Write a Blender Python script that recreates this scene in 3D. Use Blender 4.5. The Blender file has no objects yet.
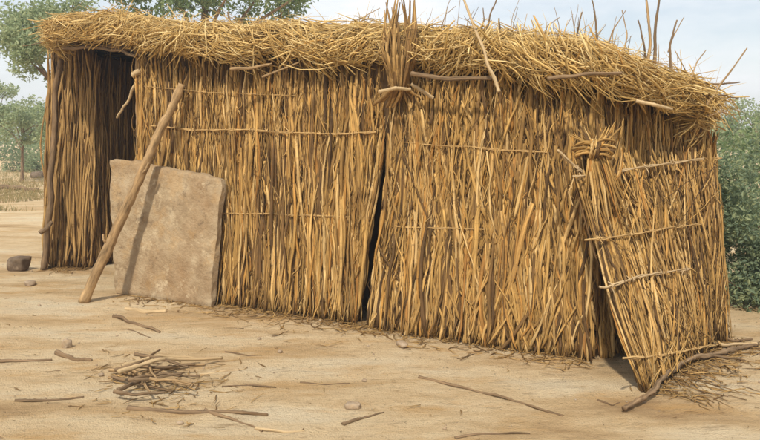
import bpy, bmesh, math, random
import numpy as np
from mathutils import Vector, noise as mnoise

random.seed(7)
rng = np.random.default_rng(11)
sc = bpy.context.scene
COL = sc.collection
F, CX, HY, EYE = 760.0, 380.0, 135.0, 1.5        # survey of the photograph: focal, centre, horizon, eye height


def at(x, y, Y):
    return np.array([(x - CX) * Y / F, Y, EYE + (HY - y) * Y / F])


def gnd(x, y, z=0.0):
    Y = F * (EYE - z) / (y - HY)
    return np.array([(x - CX) * Y / F, Y, z])


# ------------------------------------------------------------------ materials
def new_mat(name, rough=0.85, spec=0.25):
    m = bpy.data.materials.new(name)
    m.use_nodes = True
    nt = m.node_tree
    b = nt.nodes['Principled BSDF']
    b.inputs['Roughness'].default_value = rough
    b.inputs['Specular IOR Level'].default_value = spec
    return m, nt, b


def N(nt, t, **kw):
    n = nt.nodes.new(t)
    for k, v in kw.items():
        setattr(n, k, v)
    return n


def ramp(nt, stops, interp='LINEAR'):
    r = N(nt, 'ShaderNodeValToRGB')
    r.color_ramp.interpolation = interp
    els = r.color_ramp.elements
    els[0].position, els[0].color = stops[0][0], (*stops[0][1], 1)
    els[1].position, els[1].color = stops[-1][0], (*stops[-1][1], 1)
    for p, c in stops[1:-1]:
        e = els.new(p)
        e.color = (*c, 1)
    return r


def mix(nt, fac, a, b, mode='MIX'):
    n = N(nt, 'ShaderNodeMix', data_type='RGBA', blend_type=mode)
    for sock, v in ((0, fac), (6, a), (7, b)):
        if hasattr(v, 'links') or hasattr(v, 'is_output'):
            nt.links.new(v, n.inputs[sock])
        else:
            n.inputs[sock].default_value = v if sock == 0 else (*v, 1)
    return n.outputs[2]


def noise(nt, vec, scale, detail=4, rough=0.6):
    n = N(nt, 'ShaderNodeTexNoise')
    n.inputs['Scale'].default_value = scale
    n.inputs['Detail'].default_value = detail
    n.inputs['Roughness'].default_value = rough
    if vec is not None:
        nt.links.new(vec, n.inputs['Vector'])
    return n.outputs['Fac']


def fibre_mat(name, stops, fib=(0.55, 1.25), bump=0.5, blotch=0.35, rings=0.0):
    """dry stalks: every stalk (mesh island) its own tone, fibres run along it"""
    m, nt, b = new_mat(name, 0.75, 0.2)
    g = N(nt, 'ShaderNodeNewGeometry')
    r = ramp(nt, stops)
    nt.links.new(g.outputs['Random Per Island'], r.inputs[0])
    uv = N(nt, 'ShaderNodeUVMap')
    sep = N(nt, 'ShaderNodeSeparateXYZ')
    nt.links.new(uv.outputs[0], sep.inputs[0])
    mul = N(nt, 'ShaderNodeMath', operation='MULTIPLY')
    nt.links.new(g.outputs['Random Per Island'], mul.inputs[0])
    mul.inputs[1].default_value = 731.0
    comb = N(nt, 'ShaderNodeCombineXYZ')
    su = N(nt, 'ShaderNodeMath', operation='MULTIPLY')
    nt.links.new(sep.outputs[0], su.inputs[0]); su.inputs[1].default_value = 9.0
    sv = N(nt, 'ShaderNodeMath', operation='MULTIPLY')
    nt.links.new(sep.outputs[1], sv.inputs[0]); sv.inputs[1].default_value = 5.0
    nt.links.new(su.outputs[0], comb.inputs[0])
    nt.links.new(sv.outputs[0], comb.inputs[1])
    nt.links.new(mul.outputs[0], comb.inputs[2])
    n1 = noise(nt, comb.outputs[0], 1.0, 5, 0.65)
    mr = N(nt, 'ShaderNodeMapRange')
    nt.links.new(n1, mr.inputs[0])
    mr.inputs[1].default_value, mr.inputs[2].default_value = 0.3, 0.7
    mr.inputs[3].default_value, mr.inputs[4].default_value = fib
    c2 = N(nt, 'ShaderNodeCombineXYZ')
    for i in range(3):
        nt.links.new(mr.outputs[0], c2.inputs[i])
    col = mix(nt, 1.0, r.outputs[0], c2.outputs[0], 'MULTIPLY')
    # nodes of the stalk: short dark rings
    cv_ = N(nt, 'ShaderNodeCombineXYZ')
    sv2 = N(nt, 'ShaderNodeMath', operation='MULTIPLY')
    nt.links.new(sep.outputs[1], sv2.inputs[0]); sv2.inputs[1].default_value = 26.0
    nt.links.new(sv2.outputs[0], cv_.inputs[1]); nt.links.new(mul.outputs[0], cv_.inputs[2])
    nn_ = noise(nt, cv_.outputs[0], 1.0, 2, .5)
    mrn = N(nt, 'ShaderNodeMapRange')
    nt.links.new(nn_, mrn.inputs[0])
    mrn.inputs[1].default_value, mrn.inputs[2].default_value = 0.62, 0.68
    mrn.inputs[4].default_value = rings
    col = mix(nt, mrn.outputs[0], col, (0.15, 0.085, 0.035))
    # weathered blotches: greyer, browner zones on the stand of stalks
    tc = N(nt, 'ShaderNodeTexCoord')
    n2 = noise(nt, tc.outputs['Object'], 2.2, 5, 0.65)
    mr2 = N(nt, 'ShaderNodeMapRange')
    nt.links.new(n2, mr2.inputs[0])
    mr2.inputs[1].default_value, mr2.inputs[2].default_value = 0.48, 0.7
    mr2.inputs[4].default_value = blotch
    col = mix(nt, mr2.outputs[0], col, (0.20, 0.105, 0.04))
    nt.links.new(col, b.inputs['Base Color'])
    bp = N(nt, 'ShaderNodeBump')
    bp.inputs['Strength'].default_value = bump
    bp.inputs['Distance'].default_value = 0.004
    nt.links.new(n1, bp.inputs['Height'])
    nt.links.new(bp.outputs[0], b.inputs['Normal'])
    return m


STALK = fibre_mat('dry_stalk', [(0.0, (0.085, 0.048, 0.02)), (0.14, (0.18, 0.10, 0.036)), (0.26, (0.33, 0.19, 0.06)), (0.45, (0.50, 0.295, 0.088)),
                                (0.65, (0.62, 0.375, 0.12)), (0.82, (0.72, 0.49, 0.21)), (0.92, (0.56, 0.30, 0.075)), (1.0, (0.42, 0.20, 0.05))], fib=(.28, 1.32), bump=1.0, rings=.5)
STALK_BROWN = fibre_mat('brown_or_shaded_stalk', [(0.0, (0.13, 0.07, 0.025)), (0.25, (0.27, 0.15, 0.05)), (0.6, (0.42, 0.255, 0.09)),
                                            (1.0, (0.56, 0.35, 0.13))], fib=(.35, 1.3), bump=.9, rings=.5)  # brown stalks; on the doorway wall this tone includes the overhang's shade
STRAW = fibre_mat('roof_straw', [(0.0, (0.27, 0.16, 0.05)), (0.15, (0.50, 0.32, 0.10)), (0.5, (0.70, 0.475, 0.175)),
                                 (0.8, (0.78, 0.60, 0.29)), (1.0, (0.56, 0.32, 0.09))], fib=(.5, 1.25), blotch=0.35)
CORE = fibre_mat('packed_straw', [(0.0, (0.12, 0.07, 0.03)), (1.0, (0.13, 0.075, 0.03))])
BIND = fibre_mat('reed_binding', [(0.0, (0.48, 0.30, 0.12)), (1.0, (0.62, 0.41, 0.17))], fib=(.55, 1.2), blotch=0.25)
POLE = fibre_mat('bare_wood', [(0.0, (0.32, 0.20, 0.095)), (1.0, (0.46, 0.31, 0.155))], fib=(0.25, 1.4), blotch=0.3, bump=1.0)
BARK = fibre_mat('grey_brown_bark', [(0.0, (0.15, 0.095, 0.05)), (1.0, (0.27, 0.18, 0.10))], fib=(0.3, 1.45), blotch=0.25, bump=1.3)
PALEWOOD = fibre_mat('pale_dry_wood', [(0.0, (0.46, 0.32, 0.17)), (1.0, (0.58, 0.43, 0.24))], fib=(0.6, 1.2), blotch=0.15)


def leaf_mat(name, stops):
    m, nt, b = new_mat(name, 0.6, 0.3)
    g = N(nt, 'ShaderNodeNewGeometry')
    r = ramp(nt, stops)
    nt.links.new(g.outputs['Random Per Island'], r.inputs[0])
    tc = N(nt, 'ShaderNodeTexCoord')
    n2 = noise(nt, tc.outputs['Object'], 1.6, 3)
    mrl = N(nt, 'ShaderNodeMath', operation='MULTIPLY'); nt.links.new(n2, mrl.inputs[0]); mrl.inputs[1].default_value = .5
    col = mix(nt, mrl.outputs[0], r.outputs[0], (0.24, 0.27, 0.15))
    nt.links.new(col, b.inputs['Base Color'])
    tr = N(nt, 'ShaderNodeBsdfTranslucent')
    nt.links.new(col, tr.inputs[0])
    ms = N(nt, 'ShaderNodeMixShader')
    ms.inputs[0].default_value = 0.45
    nt.links.new(b.outputs[0], ms.inputs[1])
    nt.links.new(tr.outputs[0], ms.inputs[2])
    nt.links.new(ms.outputs[0], nt.nodes['Material Output'].inputs[0])
    return m


LEAF = leaf_mat('tree_leaf', [(0, (0.11, 0.19, 0.08)), (0.5, (0.19, 0.28, 0.11)), (1, (0.33, 0.39, 0.17))])
LEAF_PALE = leaf_mat('pale_leaf', [(0, (0.26, 0.34, 0.18)), (0.5, (0.36, 0.44, 0.24)), (1, (0.50, 0.54, 0.30))])
LEAF_DARK = leaf_mat('bush_leaf', [(0, (0.12, 0.19, 0.13)), (0.5, (0.23, 0.31, 0.19)), (1, (0.44, 0.48, 0.24))])
DRYGRASS = leaf_mat('dry_grass', [(0, (0.50, 0.36, 0.14)), (0.6, (0.62, 0.46, 0.20)), (1, (0.36, 0.34, 0.14))])


def stone_mat(name, a, bb, c, scale=6, bump=0.6):
    m, nt, b = new_mat(name, 0.92, 0.2)
    tc = N(nt, 'ShaderNodeTexCoord')
    n1 = noise(nt, tc.outputs['Object'], scale, 8, 0.65)
    r = ramp(nt, [(0.32, a), (0.5, bb), (0.68, c)])
    nt.links.new(n1, r.inputs[0])
    n2 = noise(nt, tc.outputs['Object'], scale * 0.35, 4, 0.6)
    mr = N(nt, 'ShaderNodeMapRange')
    nt.links.new(n2, mr.inputs[0])
    mr.inputs[1].default_value, mr.inputs[2].default_value = 0.45, 0.72
    mr.inputs[4].default_value = 0.55
    col = mix(nt, mr.outputs[0], r.outputs[0], (a[0] * 1.15, a[1] * 0.95, a[2] * 0.75))
    n3 = noise(nt, tc.outputs['Object'], scale * 14, 3, 0.7)
    mr3 = N(nt, 'ShaderNodeMapRange')
    nt.links.new(n3, mr3.inputs[0])
    mr3.inputs[1].default_value, mr3.inputs[2].default_value = 0.60, 0.72
    mr3.inputs[4].default_value = 0.45
    col = mix(nt, mr3.outputs[0], col, (a[0] * .5, a[1] * .5, a[2] * .5))
    # rusty-ochre stains and pale scuffs, each with its own outline
    for off, lo, cc, fc in (((3, 1, 7), .53, (a[0] * 1.75, a[1] * 1.55, a[2] * 1.15), .35), ((8, 4, 2), .57, (c[0] * 1.15, c[1] * 1.15, c[2] * 1.15), .7), ((1, 9, 5), .60, (a[0] * .6, a[1] * .6, a[2] * .65), .6)):
        mpp = N(nt, 'ShaderNodeMapping'); nt.links.new(tc.outputs['Object'], mpp.inputs[0]); mpp.inputs['Location'].default_value = off
        ns = noise(nt, mpp.outputs[0], scale * .8, 9, .72)
        ms_ = N(nt, 'ShaderNodeMapRange'); nt.links.new(ns, ms_.inputs[0])
        ms_.inputs[1].default_value, ms_.inputs[2].default_value, ms_.inputs[4].default_value = lo, lo + .07, fc
        col = mix(nt, ms_.outputs[0], col, cc)
    nt.links.new(col, b.inputs['Base Color'])
    n4 = noise(nt, tc.outputs['Object'], scale * 5, 10, 0.7)
    bp = N(nt, 'ShaderNodeBump')
    bp.inputs['Strength'].default_value = bump
    bp.inputs['Distance'].default_value = 0.02
    nt.links.new(n4, bp.inputs['Height'])
    nt.links.new(bp.outputs[0], b.inputs['Normal'])
    return m


SLAB = stone_mat('weathered_slab', (0.26, 0.18, 0.10), (0.39, 0.29, 0.175), (0.52, 0.415, 0.27), 5.5, 0.9)
ROCK = stone_mat('brown_rock', (0.10, 0.07, 0.045), (0.17, 0.125, 0.085), (0.25, 0.19, 0.13), 9)
PEBBLE = stone_mat('sandy_pebble', (0.26, 0.19, 0.12), (0.38, 0.29, 0.20), (0.48, 0.38, 0.27), 14)


def ground_mat():
    m, nt, b = new_mat('sandy_earth', 0.95, 0.1)
    tc = N(nt, 'ShaderNodeTexCoord')
    mp = N(nt, 'ShaderNodeMapping')
    nt.links.new(tc.outputs['Object'], mp.inputs[0])
    mp.inputs['Scale'].default_value = (0.36, 1.2, 1.0)
    mp.inputs['Rotation'].default_value = (0, 0, math.radians(8))
    v = mp.outputs[0]
    n1 = noise(nt, v, 1.7, 9, 0.62)
    r = ramp(nt, [(0.30, (0.48, 0.305, 0.15)), (0.42, (0.72, 0.505, 0.27)), (0.53, (0.87, 0.665, 0.40)), (0.70, (0.90, 0.76, 0.53))])
    nt.links.new(n1, r.inputs[0])
    n2 = noise(nt, v, 3.1, 6, 0.7)
    mr = N(nt, 'ShaderNodeMapRange')
    nt.links.new(n2, mr.inputs[0])
    mr.inputs[1].default_value, mr.inputs[2].default_value = 0.52, 0.68
    mr.inputs[4].default_value = 0.7
    col = mix(nt, mr.outputs[0], r.outputs[0], (0.68, 0.40, 0.15))
    n3 = noise(nt, v, 9.0, 8, 0.75)
    mr3 = N(nt, 'ShaderNodeMapRange')
    nt.links.new(n3, mr3.inputs[0])
    mr3.inputs[1].default_value, mr3.inputs[2].default_value = 0.56, 0.70
    mr3.inputs[4].default_value = 0.75
    col = mix(nt, mr3.outputs[0], col, (0.34, 0.225, 0.125))
    n5 = noise(nt, tc.outputs['Object'], 90.0, 4, 0.7)
    mr5 = N(nt, 'ShaderNodeMapRange')
    nt.links.new(n5, mr5.inputs[0])
    mr5.inputs[1].default_value, mr5.inputs[2].default_value = 0.55, 0.75
    mr5.inputs[4].default_value = 0.5
    col = mix(nt, mr5.outputs[0], col, (0.30, 0.22, 0.14))
    n6 = noise(nt, v, 32.0, 5, 0.75)
    mr6 = N(nt, 'ShaderNodeMapRange')
    nt.links.new(n6, mr6.inputs[0])
    mr6.inputs[1].default_value, mr6.inputs[2].default_value = 0.56, 0.66
    mr6.inputs[4].default_value = 0.5
    col = mix(nt, mr6.outputs[0], col, (0.42, 0.26, 0.13))
    nt.links.new(col, b.inputs['Base Color'])
    n4 = noise(nt, v, 14.0, 12, 0.75)
    ad = N(nt, 'ShaderNodeMath', operation='ADD')
    nt.links.new(n4, ad.inputs[0])
    nt.links.new(n5, ad.inputs[1])
    bp = N(nt, 'ShaderNodeBump')
    bp.inputs['Strength'].default_value = 1.0
    bp.inputs['Distance'].default_value = 0.035
    nt.links.new(ad.outputs[0], bp.inputs['Height'])
    nt.links.new(bp.outputs[0], b.inputs['Normal'])
    return m


GROUND = ground_mat()


# ------------------------------------------------------------------ mesh helpers
class MB:
    """collects quads / n-gons and links them as ONE mesh object"""

    def __init__(self):
        self.v, self.f4, self.fn, self.uv4, self.n = [], [], [], [], 0

    def add(self, v, quads, uv=None, caps=()):
        v = np.asarray(v, float)
        quads = np.asarray(quads, int)
        self.v.append(v)
        self.f4.append(quads + self.n)
        self.uv4.append(np.zeros((len(quads), 4, 2)) if uv is None else uv)
        for c in caps:
            self.fn.append([i + self.n for i in c])
        self.n += len(v)

    def build(self, name, mat, parent=None, smooth=True, loc=None):
        V = np.concatenate(self.v)
        if loc is not None:
            V = V - np.asarray(loc)
        Q = np.concatenate(self.f4)
        UV = np.concatenate(self.uv4).reshape(-1, 2)
        nl = Q.size + sum(len(f) for f in self.fn)
        me = bpy.data.meshes.new(name)
        me.vertices.add(len(V))
        me.vertices.foreach_set('co', V.ravel())
        loops = np.concatenate([Q.ravel(), np.array([i for f in self.fn for i in f], int)])
        me.loops.add(nl)
        me.loops.foreach_set('vertex_index', loops)
        starts = np.concatenate([np.arange(len(Q)) * 4, Q.size + np.cumsum([0] + [len(f) for f in self.fn])[:len(self.fn)]]).astype(int)
        me.polygons.add(len(Q) + len(self.fn))
        me.polygons.foreach_set('loop_start', starts)
        me.update(calc_edges=True)
        uvl = me.uv_layers.new(name='UVMap')
        full = np.zeros((nl, 2)); full[:len(UV)] = UV
        uvl.data.foreach_set('uv', full.ravel())
        me.polygons.foreach_set('use_smooth', [smooth] * len(me.polygons))
        me.validate()
        me.materials.append(mat)
        o = bpy.data.objects.new(name, me)
        COL.objects.link(o)
        if loc is not None:
            o.location = loc
        if parent is not None:
            o.parent = parent
            o.matrix_parent_inverse.identity()
            o.location = Vector(o.location) - Vector(world_loc(parent))
        return o


def world_loc(o):
    p = Vector(o.location)
    while o.parent:
        o = o.parent
        p += Vector(o.location)
    return p


def unit(a):
    return a / np.maximum(np.linalg.norm(a, axis=-1, keepdims=True), 1e-9)


def stalks(mb, p0, p1, nrm, w, flat=0.55, wob=0.012, segs=6, sides=5, tip=0.15, root=0.6, bow=0.0):
    """a batch of tapered, slightly crooked stalks from p0 to p1 (n,3)"""
    p0, p1, nrm = (np.asarray(a, float) for a in (p0, p1, nrm))
    n = len(p0)
    w = np.broadcast_to(np.asarray(w, float), (n,))
    d = unit(p1 - p0)
    L = np.linalg.norm(p1 - p0, axis=1)
    side = unit(np.cross(d, nrm))
    nn = unit(np.cross(side, d))
    t = np.linspace(0, 1, segs + 1)
    C = p0[:, None] + (p1 - p0)[:, None] * t[None, :, None]
    env = np.sin(np.pi * t)[None]
    a1 = rng.normal(0, 1, (n, 1)) * wob * L[:, None] * 2.0
    walk = np.cumsum(rng.normal(0, 1, (n, segs + 1)), 1)
    walk = walk - walk[:, :1] * (1 - t) - walk[:, -1:] * t
    off = a1 * env + walk * wob * 0.45
    offn = rng.normal(0, 1, (n, 1)) * wob * env * L[:, None] + bow * env * L[:, None]
    C = C + side[:, None] * off[..., None] + nn[:, None] * offn[..., None]
    prof = np.interp(t, [0, 0.12, 0.6, 1], [root, 1, 0.85, tip])[None] * (1 + rng.normal(0, 0.10, (n, segs + 1)))
    rad = 0.5 * w[:, None] * prof
    ang = 2 * np.pi * (np.arange(sides)[None] / sides + rng.random((n, 1)))
    ca, sa = np.cos(ang), np.sin(ang) * flat
    V = C[:, :, None] + rad[..., None, None] * (side[:, None, None] * ca[:, None, :, None] + nn[:, None, None] * sa[:, None, :, None])
    base = (np.arange(n) * (segs + 1) * sides)[:, None, None]
    i, k = np.meshgrid(np.arange(segs), np.arange(sides), indexing='ij')
    k2 = (k + 1) % sides
    q = np.stack([i * sides + k, i * sides + k2, (i + 1) * sides + k2, (i + 1) * sides + k], -1)[None] + base[..., None]
    u0, u1 = k / sides, (k + 1) / sides
    uv = np.zeros((n, segs, sides, 4, 2))
    uv[..., 0, 0] = u0; uv[..., 1, 0] = u1; uv[..., 2, 0] = u1; uv[..., 3, 0] = u0
    va = (i / segs)[None] * L[:, None, None]
    vb = ((i + 1) / segs)[None] * L[:, None, None]
    uv[..., 0, 1] = va; uv[..., 1, 1] = va; uv[..., 2, 1] = vb; uv[..., 3, 1] = vb
    caps = []
    for j in range(n):
        b = j * (segs + 1) * sides
        caps.append([b + s for s in range(sides)][::-1])
        caps.append([b + segs * sides + s for s in range(sides)])
    mb.add(V.reshape(-1, 3), q.reshape(-1, 4), uv.reshape(-1, 4, 2), caps)


def tube(mb, pts, radii, sides=8, lump=0.08, flat=1.0):
    """a crooked stick along pts with per-point radii; rings interpolated smoothly"""
    P = np.array(pts, float)
    R = np.array(radii, float)
    n = len(P)
    tt = np.linspace(0, n - 1, (n - 1) * 5 + 1)
    Q = []
    for x in tt:
        i = min(int(x), n - 2); u = x - i
        a, b = P[max(i - 1, 0)], P[i]
        c, d = P[i + 1], P[min(i + 2, n - 1)]
        Q.append(0.5 * (2 * b + (c - a) * u + (2 * a - 5 * b + 4 * c - d) * u * u + (3 * b - a - 3 * c + d) * u ** 3))
    Q = np.array(Q)
    rr = np.interp(tt, np.arange(n), R)
    D = unit(np.gradient(Q, axis=0))
    ref = np.array([0, 0, 1.0]) if abs(D[0][2]) < 0.8 else np.array([1.0, 0, 0])
    S = unit(np.cross(D, ref)); T = np.cross(S, D)
    ph = rng.random() * 7
    ang = 2 * np.pi * np.arange(sides) / sides
    rad = rr[:, None] * (1 + lump * rng.normal(0, 1, (len(Q), 1)) + lump * rng.normal(0, 1, (1, sides)) + lump * .5 * rng.normal(0, 1, (len(Q), sides)))
    V = Q[:, None] + rad[..., None] * (S[:, None] * np.cos(ang + ph)[None, :, None] + T[:, None] * np.sin(ang + ph)[None, :, None] * flat)
    m = len(Q)
    L = np.concatenate([[0], np.cumsum(np.linalg.norm(np.diff(Q, axis=0), axis=1))])
    i, k = np.meshgrid(np.arange(m - 1), np.arange(sides), indexing='ij')
    k2 = (k + 1) % sides
    q = np.stack([i * sides + k, i * sides + k2, (i + 1) * sides + k2, (i + 1) * sides + k], -1)
    uv = np.zeros((m - 1, sides, 4, 2))
    uv[..., 0, 0] = uv[..., 3, 0] = k / sides
    uv[..., 1, 0] = uv[..., 2, 0] = (k + 1) / sides
    uv[..., 0, 1] = uv[..., 1, 1] = L[i]
    uv[..., 2, 1] = uv[..., 3, 1] = L[i + 1]
    mb.add(V.reshape(-1, 3), q.reshape(-1, 4), uv.reshape(-1, 4, 2),
           [list(range(sides))[::-1], [(m - 1) * sides + s for s in range(sides)]])


def prism(mb, front, thick_vec):
    """polygon (list of 3-D points) extruded by a vector"""
    P = np.array(front, float)
    n = len(P)
    V = np.concatenate([P, P + np.asarray(thick_vec)])
    q = [[k, (k + 1) % n, n + (k + 1) % n, n + k] for k in range(n)]
    mb.add(V, q, None, [list(range(n))[::-1], list(range(n, 2 * n))])


def tag(o, label=None, cat=None, group=None, kind=None):
    for k, v in (('label', label), ('category', cat), ('group', group), ('kind', kind)):
        if v:
            o[k] = v
    if cat and not kind:
        o['kind'] = 'thing'
    return o


def empty(name, loc):
    o = bpy.data.objects.new(name, None)
    COL.objects.link(o)
    o.location = loc
    return o


# ------------------------------------------------------------------ ground
def gz(x, y):
    """gentle unevenness of the yard"""
    d = math.hypot(x, y - 6)
    k = max(0.0, min(1.0, (d - 0) / 30))
    return 0.012 * mnoise.noise((x * 0.9, y * 0.9, 3.1)) + 0.010 * mnoise.noise((x * 3.1, y * 3.1, 1.0)) + 0.010 * mnoise.noise((x * 6.1, y * 6.8, 5.0)) + 0.004 * mnoise.noise((x * 14, y * 15, 8.0)) + k * 0.10 * mnoise.noise((x * .08, y * .08, 0))


def axis(lo, hi, step, far, far2):
    a = list(np.arange(lo, hi + 1e-6, step))
    g, s = [], step
    x = hi
    while x < far:
        s *= 1.25; x += s; g.append(x)
    h, s, x = [], step, lo
    while x > far2:
        s *= 1.25; x -= s; h.append(x)
    return np.array(h[::-1] + a + g)


gx, gy = axis(-5, 4.5, 0.04, 190, -190), axis(2.4, 9.5, 0.03, 240, -40)
GV = np.array([[x, y, gz(x, y)] for y in gy for x in gx])
nx, ny = len(gx), len(gy)
ii, jj = np.meshgrid(np.arange(ny - 1), np.arange(nx - 1), indexing='ij')
GQ = np.stack([ii * nx + jj, ii * nx + jj + 1, (ii + 1) * nx + jj + 1, (ii + 1) * nx + jj], -1).reshape(-1, 4)
mb = MB(); mb.add(GV, GQ)
tag(mb.build('ground', GROUND), kind='structure')

# ------------------------------------------------------------------ the hut
A = np.array([-2.32, 7.38]); B = np.array([1.46, 5.16])            # front wall, door jamb to near corner
C2 = np.array([2.55, 5.90])                                          # far end of the right-hand wall
BR, BL = np.array([3.05, 8.5]), np.array([-2.9, 11.2])               # back corners
D1 = np.array([-3.76, 8.68]); D2 = np.array([-3.27, 8.68]); D3 = np.array([-3.0, 9.75])   # wall left of the doorway and its return

hut = empty('reed_hut', (-0.4, 7.2, 0))
tag(hut, 'long straw and stalk hut with a shaggy thatched roof and dark doorway', 'hut')

# roof profile columns: px, eave y, eave distance, ridge y, ridge distance
ROOF = [(48, 38, 8.15, 27, 8.5), (64, 39, 7.95, 16, 8.35), (115, 40, 7.5, 14, 8.1), (150, 48, 7.2, 19, 7.8), (180, 52, 6.98, 24, 7.6), (225, 57, 6.72, 26, 7.35), (300, 58, 6.36, 27, 7.0),
        (400, 66, 5.93, 29, 6.5), (500, 72, 5.48, 36, 6.0), (560, 77, 5.22, 42, 5.75), (600, 82, 5.08, 50, 5.65),
        (640, 93, 5.18, 65, 5.7), (690, 110, 5.52, 84, 5.88), (722, 122, 5.85, 102, 6.08)]
RX = np.array([r[0] for r in ROOF], float)


def roof_col(x):
    ye, Ye, yt, Yt = (np.interp(x, RX, [r[k] for r in ROOF]) for k in (1, 2, 3, 4))
    jx = 3.0 * mnoise.noise((x * .05, 1.7, 0))
    e, t = at(x, ye + jx - 3 - 4 * math.exp(-((x - 480) / 130) ** 2), Ye - .10), at(x, yt + 7 + 2.2 * mnoise.noise((x * .045, 9.2, 4)), Yt)
    e[2] += 0.02
    t[2] -= 0.035
    bk = np.array([0.22 if x < 600 else 0.10, 0.97, 0])
    depth = np.interp(x, [46, 560, 640, 722], [2.9, 3.0, 2.6, 2.3])
    h = t - e
    ring = [e + bk * depth + (0, 0, 0.0), e + bk * 0.38, e,
            e + h * np.array([0.0, 0.0, 0.34]) - np.array([0, 0.045, 0]),
            e + h * np.array([0.33, 0.33, 0.68]), e + h * np.array([0.66, 0.66, 0.90]), t,
            t + bk * depth * 0.22 + (0, 0, 0.0), t + bk * depth * 0.5 + (0, 0, -0.10), t + bk * depth * 0.72 + (0, 0, -0.28)]
    return np.array(ring)


xs = np.linspace(48, 709, 90)
RG = np.array([roof_col(x) for x in xs])
# small lumps in the thatch
for i in range(len(xs)):
    for j in range(2, 10):
        p = RG[i, j]
        RG[i, j, 2] += 0.05 * mnoise.noise((p[0] * 2.3, p[1] * 2.3, j * .7)) + .025 * mnoise.noise((p[0] * 5.3, p[1] * 5.3, j * 1.9))
NR = RG.shape[1]
mb = MB()
i, k = np.meshgrid(np.arange(len(xs) - 1), np.arange(NR), indexing='ij')
k2 = (k + 1) % NR
q = np.stack([i * NR + k, (i + 1) * NR + k, (i + 1) * NR + k2, i * NR + k2], -1).reshape(-1, 4)
mb.add(RG.reshape(-1, 3), q, None, [list(range(NR)), [(len(xs) - 1) * NR + s for s in range(NR)][::-1]])
roof = mb.build('roof', CORE, hut, smooth=True, loc=(-0.4, 7.2, 2.0))


def roof_pt(u, v):
    """u 0..1 along the eave, v ring coordinate (2 eave lip .. 6 ridge .. 9 back)"""
    fu = np.clip(u, 0, 1) * (len(xs) - 1.001); iu = fu.astype(int); a = (fu - iu)[:, None]
    v = np.clip(v, 0, NR - 1.001); jv = v.astype(int); b = (v - jv)[:, None]
    p = (RG[iu, jv] * (1 - a) + RG[iu + 1, jv] * a) * (1 - b) + (RG[iu, jv + 1] * (1 - a) + RG[iu + 1, jv + 1] * a) * b
    du = unit(RG[iu + 1, jv] - RG[iu, jv]); dv = unit(RG[iu, jv + 1] - RG[iu, jv])
    return p, du, dv, unit(np.cross(du, dv))


def roof_straw(mb, n, v0, v1, ang_sd, lmin, lmax, w0, w1, lift=(0.0, 0.06), up=0.0, u0=0.0, u1=1.0, segs=4, bias=0.0, hollow=None):
    u = rng.uniform(u0, u1, n); v = rng.uniform(v0, v1, n)
    p, du, dv, nr = roof_pt(u, v)
    if hollow is not None:          # thin, worn places between the wisps
        kp = np.array([mnoise.noise((q[0] * 2.6 + 3, q[1] * 2.6, q[2] * 4.5)) for q in p]) + rng.normal(0, .10, n) > hollow
        u, v, p, du, dv, nr = u[kp], v[kp], p[kp], du[kp], dv[kp], nr[kp]
        n = len(u)
    # straw lies in wisps: neighbouring stalks share a direction, mostly at a slant along the eave
    fld = np.array([mnoise.noise((q[0] * 1.5, q[1] * 1.5, q[2] * 2.0 + 7 * bias)) for q in p])
    sgn = np.where(u + .9 * np.array([mnoise.noise((q[0] * 1.3 + 9, q[1] * 1.3, q[2] * 2.0)) for q in p]) > .50, 1, -1)
    ang = np.where(rng.random(n) < 0.5, 0, np.pi) - sgn * (.42 + .25 * u) + fld * .75 + rng.normal(bias, ang_sd, n)
    d = du * np.cos(ang)[:, None] + dv * np.sin(ang)[:, None] * 0.9 + nr * rng.normal(up, 0.16, n)[:, None]
    d = unit(d)
    L = rng.uniform(lmin, lmax, n)
    c = p + nr * rng.uniform(*lift, n)[:, None]
    stalks(mb, c - d * L[:, None] * 0.5, c + d * L[:, None] * 0.5 , nr, rng.uniform(w0, w1, n), 0.6, 0.036, segs, 4, 0.2, 0.6, bow=0.06)


mb = MB()
roof_straw(mb, 5400, 2.1, 6.7, 0.28, 0.22, 0.7, 0.007, 0.021, (-.01, 0.07), hollow=-.14)
roof_straw(mb, 1200, 2.1, 6.7, 0.6, 0.3, 0.7, 0.009, 0.02, (-.02, 0.02))
roof_straw(mb, 6500, 2.1, 6.7, 0.36, 0.12, 0.45, 0.004, 0.011, (0.01, 0.09), segs=5, hollow=-.05)
roof_straw(mb, 700, 2.1, 6.6, 1.0, 0.15, 0.5, 0.006, 0.016, (0.04, 0.10), segs=5)
roof_straw(mb, 900, 2.1, 3.8, 0.6, 0.15, 0.38, 0.007, 0.018, (0.02, 0.09), bias=.5)
roof_straw(mb, 2000, 6.3, 8.95, 0.6, 0.3, 0.7, 0.012, 0.026, (0.0, 0.05))
# ragged fringe under the lip
n = 1500
p, du, dv, nr = roof_pt(rng.random(n), rng.uniform(1.7, 2.9, n))
d = unit(np.stack([rng.normal(0, .55, n), rng.normal(-0.18, .3, n), -np.abs(rng.normal(0.45, .35, n))], 1) + du * rng.normal(0, .55, n)[:, None])
L = rng.uniform(0.03, 0.15, n)
stalks(mb, p - d * 0.08 + (0, 0, .02), p + d * L[:, None], nr, rng.uniform(.007, .017, n), .6, .03, 4, 4, .2, .8)
# straw ends standing up from the ridge
n = 900
u = rng.random(n) ** 0.85
p, du, dv, nr = roof_pt(u, rng.uniform(5.0, 6.9, n))
d = unit(np.stack([rng.normal(0.15, .8, n), rng.normal(-.1, .4, n), np.abs(rng.normal(0.25, .3, n))], 1))
L = rng.uniform(0.10, 0.34, n) * (0.7 + 0.6 * u)
stalks(mb, p - d * 0.08, p + d * L[:, None], nr, rng.uniform(.005, .012, n), .7, .04, 4, 4, .15, .8)
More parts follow.
